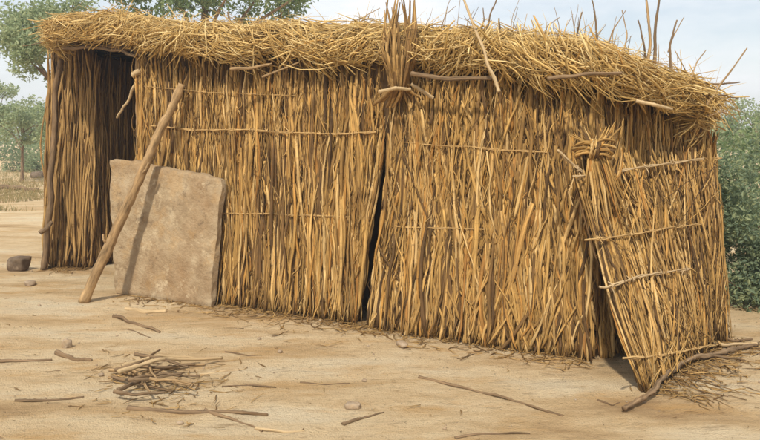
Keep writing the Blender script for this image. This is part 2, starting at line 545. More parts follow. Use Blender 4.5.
# both gable ends
for u0, u1, m in ((0.0, 0.02, 420), (0.975, 1.0, 620)):
    p, du, dv, nr = roof_pt(rng.uniform(u0, u1, m), rng.uniform(2.0, 7.5, m))
    sx = -1 if u0 == 0 else 1
    d = unit(np.stack([sx * np.abs(rng.normal(.5, .4, m)), rng.normal(-.5, .5, m), rng.normal(-.12, .35, m)], 1))
    L = rng.uniform(.02, .13, m)
    p = p + np.stack([np.zeros(m), np.zeros(m), -rng.random(m) * .16], 1)
    stalks(mb, p - d * .22, p + d * L[:, None], np.tile([0, -.3, 1.0], (m, 1)), rng.uniform(.008, .018, m), .6, .03, 4, 4, .2, .7)
mb.build('straw_layer', STRAW, roof, loc=(-0.4, 7.2, 2.2))


def stick(name, pts, r0, r1, mat, parent=None, sides=8, kinks=0.012, sub=4, lump=.07):
    P = [np.asarray(p, float) for p in pts]
    out = [P[0]]
    for a, b in zip(P[:-1], P[1:]):
        L = np.linalg.norm(b - a)
        for j in range(1, sub + 1):
            q = a + (b - a) * j / sub
            if not (j == sub):
                q = q + rng.normal(0, kinks * min(1.0, L), 3)
            out.append(q)
    m = MB()
    tube(m, out, np.linspace(r0, r1, len(out)), sides, lump)
    return m.build(name, mat, parent, loc=tuple(out[0]))


def wall_frame(a, b):
    d = b - a
    L = np.linalg.norm(d); d = d / L
    nrm = np.array([d[1], -d[0]])          # outward when walking with the yard on the right hand
    return d, nrm, L


def px_to_s(a, b, x):
    """distance along wall a-b of the vertical line seen at survey column x"""
    d = b - a; L = np.linalg.norm(d); k = (x - CX) / F
    return (k * a[1] - a[0]) / ((d[0] - k * d[1]) / L)


def wall_stalks(mb, a, b, n, hfun, lean=0.07, lmin=.4, lmax=1.2, w=(.016, .036), out=(0.0, 0.075), accept=None, splay=0.07, s0=0, s1=None,
                zbias=1.0, wob=0.017):
    d, nrm, L = wall_frame(a, b)
    s1 = L if s1 is None else s1
    s = rng.uniform(s0, s1, n)
    H = np.array([hfun(x) for x in s])
    ln = np.minimum(rng.uniform(lmin, lmax, n), H)
    z0 = rng.random(n) ** zbias * np.maximum(H + 0.05 - ln, 0.01) - 0.02
    low = rng.random(n) < 0.22
    z0 = np.where(low, rng.uniform(-0.03, 0.05, n), z0)
    ds = np.clip(rng.normal(0, lean, n), -3 * lean, 3 * lean) * ln
    t0, t1 = s - ds / 2, s + ds / 2
    t0 = np.clip(t0, s0 - .03, s1 + .03); t1 = np.clip(t1, s0 - .03, s1 + .03)
    o0 = rng.uniform(*out, n) + splay * np.exp(-np.maximum(z0, 0) / .22) * rng.uniform(.2, 1.2, n)
    o1 = np.minimum(rng.uniform(*out, n), o0 + .03)
    z1 = z0 + ln
    keep = np.ones(n, bool)
    if accept is not None:
        keep = accept(t0, z0, t1, z1)
    flip = rng.random(n) < 0.45
    P0 = np.stack([a[0] + d[0] * t0 + nrm[0] * o0, a[1] + d[1] * t0 + nrm[1] * o0, z0], 1)
    P1 = np.stack([a[0] + d[0] * t1 + nrm[0] * o1, a[1] + d[1] * t1 + nrm[1] * o1, z1], 1)
    P0, P1, flip = P0[keep], P1[keep], flip[keep]
    Q0 = np.where(flip[:, None], P1, P0); Q1 = np.where(flip[:, None], P0, P1)
    m = len(P0)
    stalks(mb, Q0, Q1, np.tile([nrm[0], nrm[1], 0], (m, 1)), w[0] + (w[1] - w[0]) * rng.beta(1.2, 2.0, m), .75, wob, 8, 6, .12, .6)


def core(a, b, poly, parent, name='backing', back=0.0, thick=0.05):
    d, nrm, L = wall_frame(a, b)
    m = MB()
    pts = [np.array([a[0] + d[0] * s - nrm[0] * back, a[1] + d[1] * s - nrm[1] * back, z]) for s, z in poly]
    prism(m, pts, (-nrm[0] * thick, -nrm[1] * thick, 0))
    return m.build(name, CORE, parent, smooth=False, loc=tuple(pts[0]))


FL = np.linalg.norm(B - A)


def front_h(s):
    return np.interp(s, [0, 0.5, 1.6, 2.6, 3.4, 4.4], [2.34, 2.20, 2.10, 2.02, 1.95, 1.84]) + 0.03


# the split between the two front panels: survey columns of its two edges by image row
def slit(rows, cols):
    zz, ss = [], []
    for y, x in zip(rows, cols):
        s = px_to_s(A, B, x)
        Yw = A[1] + (B[1] - A[1]) * s / FL
        zz.append(EYE + (HY - y) * Yw / F); ss.append(s)
    o = np.argsort(zz)
    return np.array(zz)[o], np.array(ss)[o]


SL = slit([60, 120, 160, 215, 270, 330], [391, 390.5, 386, 374.5, 366, 362.5])
SR = slit([60, 120, 160, 215, 270, 330], [391.5, 392.5, 391.5, 386, 377.5, 370.5])
sl = lambda z: np.interp(z, *SL)
sr = lambda z: np.interp(z, *SR)


def acc_left(t0, z0, t1, z1):
    zm, tm = (z0 + z1) / 2, (t0 + t1) / 2
    return (t0 < sl(z0) - .006) & (t1 < sl(z1) - .006) & (tm < sl(zm) - .008)


def acc_right(t0, z0, t1, z1):
    zm, tm = (z0 + z1) / 2, (t0 + t1) / 2
    return (t0 > sr(z0) + .006) & (t1 > sr(z1) + .006) & (tm > sr(zm) + .008)


mid = px_to_s(A, B, 392)
m1 = MB()
wall_stalks(m1, A, B, 2100, front_h, 0.055, .45, 1.3, (.014, .046), (0, .065), acc_left, s1=mid + .05)
wall_stalks(m1, A, B, 480, front_h, 0.13, .25, .8, (.008, .028), (.045, .09), acc_left, s1=mid + .05)
wall_stalks(m1, A, B, 900, front_h, 0.16, .12, .6, (.004, .011), (.03, .10), acc_left, s1=mid + .05, wob=.03)
wall_stalks(m1, A, B, 500, front_h, 0.05, .5, 1.0, (.016, .04), (-.01, .03), acc_left, s1=mid + .05, zbias=.35)
# stalks along the torn edge of the panel
k = 70
z0 = rng.uniform(0, 1.3, k); z1 = z0 + rng.uniform(.3, .6, k)
d, nrm, _ = wall_frame(A, B)
ea, eb = sl(z0) - rng.uniform(.0, .05, k), sl(z1) - rng.uniform(.0, .05, k)
oo = rng.uniform(.0, .07, k)
stalks(m1, np.stack([A[0] + d[0] * ea + nrm[0] * oo, A[1] + d[1] * ea + nrm[1] * oo, z0], 1),
       np.stack([A[0] + d[0] * eb + nrm[0] * oo, A[1] + d[1] * eb + nrm[1] * oo, z1], 1), np.tile([*nrm, 0], (k, 1)), rng.uniform(.018, .03, k), .6, .01, 6, 5)
left_panel = m1.build('front_wall_panel', STALK, hut, loc=(A[0], A[1], 0))
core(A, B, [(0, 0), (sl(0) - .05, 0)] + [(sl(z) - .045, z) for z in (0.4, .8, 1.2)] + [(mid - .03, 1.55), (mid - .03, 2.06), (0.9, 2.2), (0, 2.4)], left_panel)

m2 = MB()
B2 = B
wall_stalks(m2, A, B, 2200, front_h, 0.085, .35, 1.1, (.013, .044), (0, .085), acc_right, s0=mid - .12, splay=.11)
wall_stalks(m2, A, B, 620, front_h, 0.18, .25, .8, (.010, .034), (.05, .105), acc_right, s0=mid - .12, splay=.12)
wall_stalks(m2, A, B, 1100, front_h, 0.2, .12, .6, (.004, .011), (.03, .115), acc_right, s0=mid - .12, wob=.03)
wall_stalks(m2, A, B, 500, front_h, 0.07, .5, 1.0, (.016, .04), (-.01, .03), acc_right, s0=mid - .12, zbias=.35)
# heavier tangle of broken ends along the foot
wall_stalks(m2, A, B, 260, lambda s: .7, 0.28, .25, .6, (.014, .03), (.06, .13), acc_right, s0=mid - .02, splay=.10)
k = 80
z0 = rng.uniform(0, 1.3, k); z1 = z0 + rng.uniform(.3, .6, k)
ea, eb = sr(z0) + rng.uniform(.0, .05, k), sr(z1) + rng.uniform(.0, .05, k)
oo = rng.uniform(.0, .09, k)
stalks(m2, np.stack([A[0] + d[0] * ea + nrm[0] * oo, A[1] + d[1] * ea + nrm[1] * oo, z0], 1),
       np.stack([A[0] + d[0] * eb + nrm[0] * oo, A[1] + d[1] * eb + nrm[1] * oo, z1], 1), np.tile([*nrm, 0], (k, 1)), rng.uniform(.018, .03, k), .6, .01, 6, 5)
right_panel = m2.build('front_wall_panel', STALK, hut, loc=(float(A[0] + d[0] * mid), float(A[1] + d[1] * mid), 0))
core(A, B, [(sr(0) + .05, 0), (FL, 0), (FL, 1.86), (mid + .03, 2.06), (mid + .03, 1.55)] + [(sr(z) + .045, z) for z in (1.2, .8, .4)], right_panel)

# right-hand wall
m3 = MB()
rh = lambda s: np.interp(s, [0, .6, 1.4], [1.84, 1.72, 1.58])
wall_stalks(m3, B, C2, 1150, rh, 0.07, .35, 1.0, (.016, .040), (0, .07), s0=.16)
wall_stalks(m3, B, C2, 60, lambda s: .75, 0.05, .3, .6, (.016, .03), (-.02, .02), s0=0, s1=.2)
wall_stalks(m3, B, C2, 260, rh, 0.15, .3, .7, (.010, .028), (.05, .09), s0=.16)
wall_stalks(m3, B, C2, 110, lambda s: rh(s), 0.05, .25, .5, (.016, .035), (0, .07), s0=0, s1=.2, zbias=.12)
wall_stalks(m3, B, C2, 500, rh, 0.22, .12, .5, (.004, .011), (.03, .10), wob=.03)
wall_stalks(m3, B, C2, 120, rh, 0.35, .2, .5, (.008, .018), (.02, .09), s0=1.05)
side = m3.build('side_wall', STALK, hut, loc=(C2[0], C2[1], 0))
RL = np.linalg.norm(C2 - B)
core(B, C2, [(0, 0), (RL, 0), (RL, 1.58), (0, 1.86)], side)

# wall beyond the corner, back wall, left side (all dull packed stalks)
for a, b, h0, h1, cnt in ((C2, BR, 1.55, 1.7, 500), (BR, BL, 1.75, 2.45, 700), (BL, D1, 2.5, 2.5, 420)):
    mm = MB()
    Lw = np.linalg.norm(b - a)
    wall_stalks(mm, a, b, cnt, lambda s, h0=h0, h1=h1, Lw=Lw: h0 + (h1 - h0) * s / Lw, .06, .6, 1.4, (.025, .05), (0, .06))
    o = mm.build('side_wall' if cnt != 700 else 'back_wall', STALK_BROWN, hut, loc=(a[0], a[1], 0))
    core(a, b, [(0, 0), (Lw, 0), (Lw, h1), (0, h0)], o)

# wall left of the doorway with its return into the dark
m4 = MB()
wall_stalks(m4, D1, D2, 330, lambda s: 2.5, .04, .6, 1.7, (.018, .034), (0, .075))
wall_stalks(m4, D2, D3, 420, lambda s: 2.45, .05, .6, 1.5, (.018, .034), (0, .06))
dw = m4.build('doorway_wall', STALK_BROWN, hut, loc=(D1[0], D1[1], 0))  # browner material puts the roof overhang's shade into the wall colour
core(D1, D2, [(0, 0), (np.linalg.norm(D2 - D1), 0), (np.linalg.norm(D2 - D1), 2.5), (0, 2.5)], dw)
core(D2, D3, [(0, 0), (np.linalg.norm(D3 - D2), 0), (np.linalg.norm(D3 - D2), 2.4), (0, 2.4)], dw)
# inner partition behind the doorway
core(np.array([-2.98, 9.75]), np.array([-1.9, 9.5]), [(0, 0), (1.15, 0), (1.15, 2.3), (0, 2.3)], hut, name='inner_wall_or_light_screen')

core(np.array([-1.92, 9.5]), np.array([-1.75, 7.25]), [(0, 0), (2.25, 0), (2.25, 2.1), (0, 2.3)], hut, name='inner_wall_or_light_screen')  # added unseen screen: stops sunlight from the doorway crossing the interior
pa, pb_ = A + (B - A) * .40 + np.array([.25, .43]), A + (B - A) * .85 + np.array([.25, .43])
core(pa, pb_, [(0, 0), (1.95, 0), (1.95, 1.85), (0, 1.95)], hut, name='inner_wall_or_light_screen')  # added screen behind the split, keeps the floor seen through it dark
# posts and door frame
stick('corner_post', [at(61, 60, 8.3), at(50, 180, 8.36), gnd(43, 270)], .028, .034, BARK, hut)
pb = A - d * .01
stick('door_post', [(pb[0] - .02, pb[1] + .04, -.03), (pb[0] - .015, pb[1] + .03, 1.2), (pb[0] - .03, pb[1] + .05, 2.4)], .04, .03, POLE, hut)
stick('lintel', [at(66, 46, 8.15), at(118, 47, 7.62), at(150, 53, 7.38)], .022, .02, BARK, hut)
stick('hanging_twig', [at(117, 118, 7.5), at(127, 103, 7.42), at(138, 78, 7.35)], .012, .016, PALEWOOD, hut, kinks=.02)
stick('lashed_twig', [at(133, 75, 7.35), at(142, 70, 7.3)], .03, .026, PALEWOOD, hut)
stick('stub', [at(40, 233, 8.28), at(47, 228, 8.33), at(52, 222, 8.4)], .028, .022, BARK, hut)
stick('eave_pole', [at(50, 50, 8.0), at(85, 47, 7.72), at(120, 50, 7.45), at(136, 56, 7.25)], .016, .014, BARK, roof)


def on_wall(a, b, x, y, out=.09):
    s = px_to_s(a, b, x)
    dd, nn, L = wall_frame(a, b)
    p = a + dd * s + nn * out
    Y = p[1]
    return np.array([p[0], p[1], EYE + (HY - y) * Y / F])


def tie(name, P, r, mat, parent):
    # two twisted withes, bound down to the stalks every hand's breadth or so
    P = np.array(P); out = []
    L = np.concatenate([[0], np.cumsum(np.linalg.norm(np.diff(P, axis=0), axis=1))])
    m = MB()
    k = max(6, int(L[-1] / .05))
    ls = np.linspace(0, L[-1], k)
    C = np.stack([np.interp(ls, L, P[:, q]) for q in range(3)], 1)
    C[:, 2] += .006 * np.array([mnoise.noise((x * 3, r * 900, 1)) for x in ls])
    for ph in (0, np.pi):
        a = ls / .09 + ph
        tube(m, C + np.stack([0 * a, -np.cos(a) * r * .55, np.sin(a) * r * .55], 1) + rng.normal(0, r * .15, C.shape), np.linspace(r * .72, r * .5, k), 5, .1)
    l = rng.uniform(.05, .2)
    while l < L[-1]:
        c = np.array([np.interp(l, L, P[:, q]) for q in range(3)])
        for g in range(rng.integers(1, 4)):
            e = c + (rng.normal(0, .012), -r * .9, 0)
            tube(m, [e + (rng.normal(0, .008), r + .02, r * 2.2), e + (0, 0, r * .9), e + (0, 0, -r * .9), e + (rng.normal(0, .008), r + .02, -r * 2.4)], [r * .35, r * .45, r * .45, r * .3], 5, .1)
        if rng.random() < .45:
            e = c + (0, -r, -r)
            tube(m, [e, e + (rng.normal(0, .01), -.01, -.03), e + (rng.normal(0, .02), 0, -rng.uniform(.05, .10))], [r * .4, r * .35, r * .15], 5, .1)
        l += rng.uniform(.15, .42)
    return m.build(name, mat, parent, loc=tuple(P[0]))


def strip(a, b, pts, parent, r=.007, out=.088, name='binding_strip', mat=BIND):
    P = [on_wall(a, b, x, y, out + rng.normal(0, .006)) for x, y in pts]
    return tie(name, P, r, mat, parent)


strip(A, B, [(158, 126), (200, 130), (260, 130), (320, 134), (382, 132)], left_panel, .0085, .082)
strip(A, B, [(228, 213), (270, 214), (320, 216), (356, 217)], left_panel, .005, .082)
strip(A, B, [(150, 86), (210, 92), (300, 96)], left_panel, .004, .075)
strip(A, B, [(395, 226), (440, 228), (490, 229)], right_panel, .005, .098)
strip(A, B, [(478, 147), (510, 150), (552, 153)], right_panel, .006, .1)
strip(A, B, [(410, 142), (450, 146), (482, 147)], right_panel, .004, .1)
strip(B, C2, [(618, 171), (650, 164), (690, 160), (712, 158)], side, .009, .09)
strip(B, C2, [(640, 100), (680, 112), (716, 130)], side, .006, .08)

# bundle of stakes lashed upright at the middle of the eave
bn = MB()
for j in range(34):
    x = (393 if j % 2 else 408) + rng.normal(0, 4.5)
    top = rng.choice([rng.uniform(-6, 14), rng.uniform(14, 45)], p=[.55, .45])
    xt = x + rng.normal(0, 5)
    xb = 398 + (x - 398) * 1.1 + rng.normal(0, 6)
    tube(bn, [at(xb, rng.uniform(90, 108), 5.80), at(398 + (x - 398) * .55, 86, 5.72 + rng.uniform(-.05, .05)), at(x, 50, 5.66 + rng.uniform(-.06, .06)), at(xt, top, 5.80)],
         [.008, .014, .013, .004], 6, .14)
for j in range(26):
    x = rng.uniform(378, 420)
    tube(bn, [at(399 + rng.normal(0, 6), 86, 5.70), at((x + 399) / 2, 70, 5.66), at(x, rng.uniform(22, 55), 5.64)], [.008, .008, .003], 5, .1)
o = bn.build('stake_bundle', STALK_BROWN, roof, loc=tuple(at(399, 90, 5.85)))
stick('lashing', [at(379, 92, 5.68), at(396, 88, 5.62), at(411, 89, 5.64)], .015, .012, PALEWOOD, o)
stick('lashing', [at(411, 84, 5.64), at(422, 91, 5.64), at(433, 98, 5.66)], .013, .015, PALEWOOD, o)

# loose poles and sticks lodged in the thatch
TW = [  # (points px,y,Y), r0, r1, material
    ([(299, 51, 6.35), (340, 48, 6.28), (374, 42, 6.2)], .018, .012, PALEWOOD),
    ([(231, 69, 6.62), (252, 68, 6.55), (272, 64, 6.5)], .024, .015, POLE),
    ([(262, 77, 6.45), (285, 68, 6.42), (300, 62, 6.4)], .013, .008, POLE),
    ([(412, 74, 5.8), (450, 79, 5.62), (492, 78, 5.45)], .026, .02, BARK),
    ([(548, 79, 5.15), (585, 74, 5.05), (622, 73, 5.02)], .022, .014, BARK),
    ([(636, 101, 5.1), (655, 105, 5.1), (672, 109, 5.2)], .018, .014, PALEWOOD),
    ([(499, 92, 5.32), (484, 50, 5.4), (463, -3, 5.6)], .02, .012, PALEWOOD),
    ([(229, 55, 6.7), (230, 25, 6.9), (228, 12, 7.0)], .02, .012, BARK),
    ([(330, 40, 6.5), (352, 22, 6.6), (380, 8, 6.5)], .008, .004, POLE),
    ([(484, 40, 5.7), (490, 15, 5.7), (497, -2, 5.75)], .012, .006, BARK),
    ([(480, 38, 5.75), (484, 20, 5.75), (483, 8, 5.8)], .01, .005, BARK),
    ([(498, 45, 5.65), (500, 30, 5.7), (499, 18, 5.7)], .012, .008, BARK),
    ([(574, 48, 5.4), (579, 25, 5.4), (582, 12, 5.45)], .01, .006, BARK),
    ([(590, 60, 5.35), (597, 38, 5.3), (595, 15, 5.35), (592, 0, 5.4)], .012, .006, BARK),
    ([(622, 60, 5.3), (627, 35, 5.3), (622, 10, 5.35)], .009, .004, POLE),
    ([(606, 52, 5.35), (613, 30, 5.35), (626, 10, 5.35)], .008, .004, POLE),
    ([(648, 70, 5.35), (650, 35, 5.35), (646, -4, 5.4)], .02, .012, POLE),
    ([(654, 72, 5.35), (655, 35, 5.35), (660, -6, 5.4)], .018, .01, BARK),
    ([(645, 68, 5.4), (644, 45, 5.4), (638, 20, 5.45)], .012, .006, BARK),
    ([(671, 72, 5.45), (670, 45, 5.45), (677, 20, 5.5)], .014, .008, BARK),
    ([(668, 52, 5.45), (674, 35, 5.5), (684, 17, 5.5)], .007, .004, POLE),
    ([(690, 82, 5.55), (697, 62, 5.6), (706, 50, 5.6)], .008, .004, POLE),
    ([(704, 110, 5.6), (720, 85, 5.7), (747, 48, 5.8)], .013, .006, POLE),
    ([(703, 84, 5.7), (722, 84, 5.75), (740, 82, 5.8)], .012, .006, BARK),
    ([(700, 97, 5.65), (722, 95, 5.75), (738, 98, 5.8)], .009, .005, BARK),
    ([(707, 116, 5.6), (722, 112, 5.7), (736, 115, 5.7)], .009, .005, POLE),
    ([(440, 30, 6.1), (446, 14, 6.1), (456, 6, 6.1)], .006, .003, POLE),
    ([(540, 42, 5.6), (548, 25, 5.6), (560, 17, 5.6)], .006, .003, POLE),
    ([(60, 38, 8.2), (45, 42, 8.1), (22, 46, 8.0)], .012, .005, BARK),
    ([(70, 25, 8.3), (52, 20, 8.3), (42, 22, 8.3)], .008, .004, BARK),
]
for q in range(26):
    xx = rng.choice([rng.uniform(440, 720), rng.uniform(560, 690)])
    yt_ = np.interp(xx, RX, [r[3] for r in ROOF]); Yt_ = np.interp(xx, RX, [r[4] for r in ROOF])
    hh, lean_ = rng.uniform(14, 40), rng.normal(3, 9)
    TW.append(([(xx, yt_ + 12, Yt_ - .1), (xx + lean_ * .4, yt_ - hh * .5, Yt_), (xx + lean_, yt_ - hh, Yt_)], rng.uniform(.004, .008), .002, [POLE, BARK][q % 2]))
for pts, r0, r1, mt in TW:
    lip = pts[0][1] > 48 and pts[-1][1] > 38 or pts[0][1] > 85
    stick('roof_stick', [at(p[0], p[1], p[2] - (.22 if lip else .10)) for p in pts], r0 * .72, r1 * .72, mt, roof, 7, .012, 3)

# ------------------------------------------------------------------ reed mat leaning on the near corner
TL, TR = at(573, 168, 4.92), at(706, 157, 5.62)
ML, MR = gnd(640, 391), gnd(720, 338)
mat_root = empty('reed_mat', tuple((ML + MR) / 2))
tag(mat_root, 'bound mat of pale reeds leaning on the near corner of the hut', 'reed mat')


def mat_pt(u, v):
    u, v = np.asarray(u)[:, None], np.asarray(v)[:, None]
    return (TL * (1 - u) + TR * u) * (1 - v) + (ML * (1 - u) + MR * u) * v


mn = unit(np.cross(TR - TL, TL - ML))
if mn[1] > 0:
    mn = -mn
mm = MB()


def mat_stalks(n, lean, l0, l1, w, o0, o1, u0=0.0, u1=1.0):
    u = rng.uniform(u0, u1, n); L = rng.uniform(l0, l1, n)
    v0 = rng.uniform(-.06, np.maximum(1.02 - L, 0), n)
    lo = rng.random(n) < .3
    v0 = np.where(lo, 1.0 - L + rng.uniform(-.05, .02, n), v0)
    ua, ub = u + rng.normal(0, lean, n), u + rng.normal(0, lean, n)
    ua, ub = np.clip(ua, 0, 1.02), np.clip(ub, 0, 1.02)
    of = rng.uniform(o0, o1, n)[:, None]
    p0, p1 = mat_pt(ua, v0) + mn * of, mat_pt(ub, v0 + L) + mn * np.maximum(of + rng.normal(0, .012, n)[:, None], 0)
    p1[:, 2] = np.maximum(p1[:, 2], 0.0)
    fl = (rng.random(n) < .5)[:, None]
    stalks(mm, np.where(fl, p0, p1), np.where(fl, p1, p0), np.tile(mn, (n, 1)), rng.uniform(*w, n), .6, .012, 7, 5, .3, .75)


mat_stalks(900, .035, .35, .9, (.013, .028), 0, .05)
mat_stalks(300, .10, .25, .55, (.010, .022), .04, .085)
mat_stalks(260, .16, .12, .4, (.004, .010), .05, .10)
mat_stalks(200, .02, .5, 1.0, (.013, .026), .0, .075, 0.0, .15)
# fan of ends above the tie
n = 90
u = rng.random(n)
tips = np.array([at(574 + 48 * a + rng.normal(0, 4), 140 + rng.uniform(-22, 10), 4.93 + rng.uniform(-.03, .03)) for a in u])
st = np.array([at(585 + 24 * a, 182 + rng.uniform(-10, 30), 4.84 + rng.uniform(0, .06)) for a in u])
stalks(mm, st, tips, np.tile(mn, (n, 1)), rng.uniform(.012, .024, n), .6, .02, 6, 5, .3, .8, bow=.03)
# the gathered neck under the knot, spreading into the mat
n = 110
u = rng.random(n)
st = np.array([at(588 + 17 * a, 156 + rng.uniform(-4, 5), 4.80 + rng.uniform(-.02, .03)) for a in u])
en = mat_pt(-.02 + .27 * u, rng.uniform(.08, .34, n)) + mn * rng.uniform(.03, .085, (n, 1))
stalks(mm, st, en, np.tile(mn, (n, 1)), rng.uniform(.012, .025, n), .6, .012, 7, 5, .3, .75, bow=.02)
# spread foot
n = 160
u = rng.random(n)
p0 = mat_pt(u, rng.uniform(.72, .9, n)) + mn * rng.uniform(.01, .07, (n, 1))
p1 = mat_pt(np.clip(u + rng.normal(.03, .08, n), -.02, 1.05), np.full(n, 1.0)) + mn * rng.uniform(-.01, .06, (n, 1))
p1[:, 2] = rng.uniform(0, .03, n)
stalks(mm, p0, p1, np.tile(mn, (n, 1)), rng.uniform(.01, .022, n), .6, .02, 5, 5, .25, .8)
panel = mm.build('reed_panel', STALK, mat_root, loc=tuple(ML))
mc = MB()
gu = np.linspace(.02, .98, 9)
gv = np.linspace(.02, .97, 9)
G = np.concatenate([mat_pt(gu, np.full(9, v)) for v in gv])
G = np.concatenate([G - mn * .012, G - mn * .03])
qi, qj = np.meshgrid(np.arange(8), np.arange(8), indexing='ij')
q0 = np.stack([qi * 9 + qj, qi * 9 + qj + 1, (qi + 1) * 9 + qj + 1, (qi + 1) * 9 + qj], -1).reshape(-1, 4)
rim = [k for k in range(9)] + [r * 9 + 8 for r in range(1, 9)] + [72 + k for k in range(7, -1, -1)] + [r * 9 for r in range(7, 0, -1)]
qr = [[rim[k], rim[(k + 1) % 32], rim[(k + 1) % 32] + 81, rim[k] + 81] for k in range(32)]
mc.add(G, np.concatenate([q0, q0[:, ::-1] + 81, np.array(qr)]))
mc.build('backing', CORE, panel, smooth=False, loc=tuple(MR))


def mat_strip(pts, r, nm='binding_strip', mat=BIND):
    P = []
    for x, y in pts:
        # where the strip crosses the (slightly twisted) mat, then proud of it
        dirv = np.array([(x - CX) / F, 1, (HY - y) / F]); o = np.array([0, 0, EYE])
        U, Vv = np.meshgrid(np.linspace(-.15, 1.05, 121), np.linspace(-.15, 1.05, 121))
        S3 = mat_pt(U.ravel(), Vv.ravel()) + mn * .095
        pr = np.stack([S3[:, 0] / S3[:, 1] * F + CX, HY - (S3[:, 2] - EYE) / S3[:, 1] * F], 1)
        P.append(S3[np.argmin((pr[:, 0] - x) ** 2 + (pr[:, 1] - y) ** 2)])
    return tie(nm, P, r, mat, mat_root)


mat_strip([(573, 177), (600, 175), (628, 169), (660, 164), (704, 158)], .009, mat=PALEWOOD)
mat_strip([(558, 150), (568, 160), (582, 172)], .010, mat=PALEWOOD)
mat_strip([(573, 178), (568, 192), (566, 208)], .006)
mat_strip([(583, 241), (620, 236), (660, 230), (704, 224)], .007)
mat_strip([(580, 293), (604, 287), (640, 277), (690, 268)], .009, mat=PALEWOOD)
mat_strip([(607, 363), (640, 358), (680, 352), (722, 343)], .008)
kb = MB()
YK = 4.80
for j in range(5):                                   # turns round the neck of the bundle
    x = 591 + j * 2.0
    tube(kb, [at(x - 2, 160, YK), at(x - 1, 155, YK - .045), at(x + rng.normal(0, .8), 149, YK - .06), at(x + 1, 144, YK - .045), at(x + 2, 139, YK)], [.005, .008, .009, .008, .005], 6, .16)
for sd in (-1, 1):                                   # flat loops of bent stalks left and right of it
    for j in range(10):
        w_ = rng.uniform(13, 23); y0 = 145 + j * 1.2 + rng.normal(0, 1)
        tube(kb, [at(595, y0, YK - .02), at(595 + sd * w_ * .5, y0 - rng.uniform(1, 3.5), YK - .03 - rng.uniform(0, .02)), at(595 + sd * w_, y0 + rng.uniform(-1, 2), YK - .01), at(595 + sd * (w_ - 3), y0 + 4, YK + .02)],
             [.006, .008, .007, .003], 6, .18)
for j in range(26):                                  # loose ends sticking up out of it
    sd = rng.choice([-1, 1], p=[.42, .58]); r_ = rng.uniform(.25, 1)
    tube(kb, [at(596 + rng.normal(0, 3), 154, YK - .02), at(596 + sd * 11 * r_, 143 - 3 * (1 - r_), YK - .03), at(596 + sd * 27 * r_ + rng.normal(0, 2), 137 - rng.uniform(0, 16), YK + .03)], [.008, .008, .003], 5, .15)
kb.build('knot', STALK, mat_root, loc=tuple(at(598, 150, 4.8)))

# ------------------------------------------------------------------ slab and leaning pole
S = {'bl': gnd(117, 292), 'br': gnd(213, 307), 'tl': at(111, 156, 7.3), 'tr': at(226, 177, 6.86)}
S['tl'] = at(112, 157, 7.28); S['tr'] = at(224, 178, 6.66)
S['tl'][1] += 0


def slab_obj(name, c, thick, mat, seed, rough=.016, cuts=44, corner=.05):
    nrm = unit(np.cross(c['br'] - c['bl'], c['tl'] - c['bl']))
    if nrm[1] > 0:
        nrm = -nrm
    bm = bmesh.new()
    bmesh.ops.create_cube(bm, size=1.0)
    bmesh.ops.subdivide_edges(bm, edges=bm.edges[:], cuts=cuts, use_grid_fill=True)
    bm.faces.ensure_lookup_table(); bm.faces.index_update()
    org = c['bl']
    rim = [f.index for f in bm.faces if max(abs(f.calc_center_median().x), abs(f.calc_center_median().y)) > .5 - 1.2 / (cuts + 1)]
    for v in bm.verts:
        u, t, w = v.co.x + .5, v.co.y + .5, v.co.z
        # round the corners of the outline
        uu, tt = abs(u - .5) * 2, abs(t - .5) * 2
        kx = 1 - corner * max(0, tt - .8) ** 2 / .04 * (uu > .5) * .5
        ky = 1 - corner * max(0, uu - .8) ** 2 / .04 * (tt > .5) * .5 * (t > .5)
        u2, t2 = .5 + (u - .5) * kx, .5 + (t - .5) * ky
        p = (c['bl'] * (1 - u2) + c['br'] * u2) * (1 - t2) + (c['tl'] * (1 - u2) + c['tr'] * u2) * t2
        edge = max(uu, tt)
        ww = w * (1 - .2 * max(0, edge - .96) / .04)
        p = p + nrm * (ww * thick)
        q = Vector(p) * 3.0 + Vector((seed, 0, 0))
        e = .25 + (edge > .99) * (1.2 + 1.5 * abs(mnoise.noise(q * 7)))
        p = p + nrm * rough * (mnoise.noise(q) + .5 * mnoise.noise(q * 3)) + (c['br'] - c['bl']) * .010 * e * mnoise.noise(q * 2.2) \
            + np.array([0, 0, 1]) * .012 * e * mnoise.noise(q * 2.6 + Vector((5, 5, 5))) * (t > .02)
        v.co = Vector(p - org)
    bmesh.ops.recalc_face_normals(bm, faces=bm.faces)
    me = bpy.data.meshes.new(name); bm.to_mesh(me); bm.free()
    rs = set(rim)
    me.polygons.foreach_set('use_smooth', [k not in rs for k in range(len(me.polygons))])
    me.materials.append(mat)
    o = bpy.data.objects.new(name, me); COL.objects.link(o); o.location = org
    return o


tag(slab_obj('stone_slab', S, .075, SLAB, 3.0), 'flat beige stone slab leaning against the hut beside the doorway', 'slab')

pole = stick('leaning_pole', [gnd(84, 302), at(118, 226, 6.84), at(152, 150, 6.86), at(182, 84, 6.86)], .050, .038, POLE, None, 10, .007, 3, .08)
stick('side_stub', [at(139, 176, 6.85), at(146, 170, 6.8), at(149, 163, 6.78)], .016, .010, POLE, pole, 7)
stick('side_stub', [at(109, 246, 6.84), at(104, 240, 6.8), at(103, 234, 6.8)], .015, .010, POLE, pole, 7)
tag(pole, 'stout bare wooden pole propped diagonally across the stone slab', 'pole')


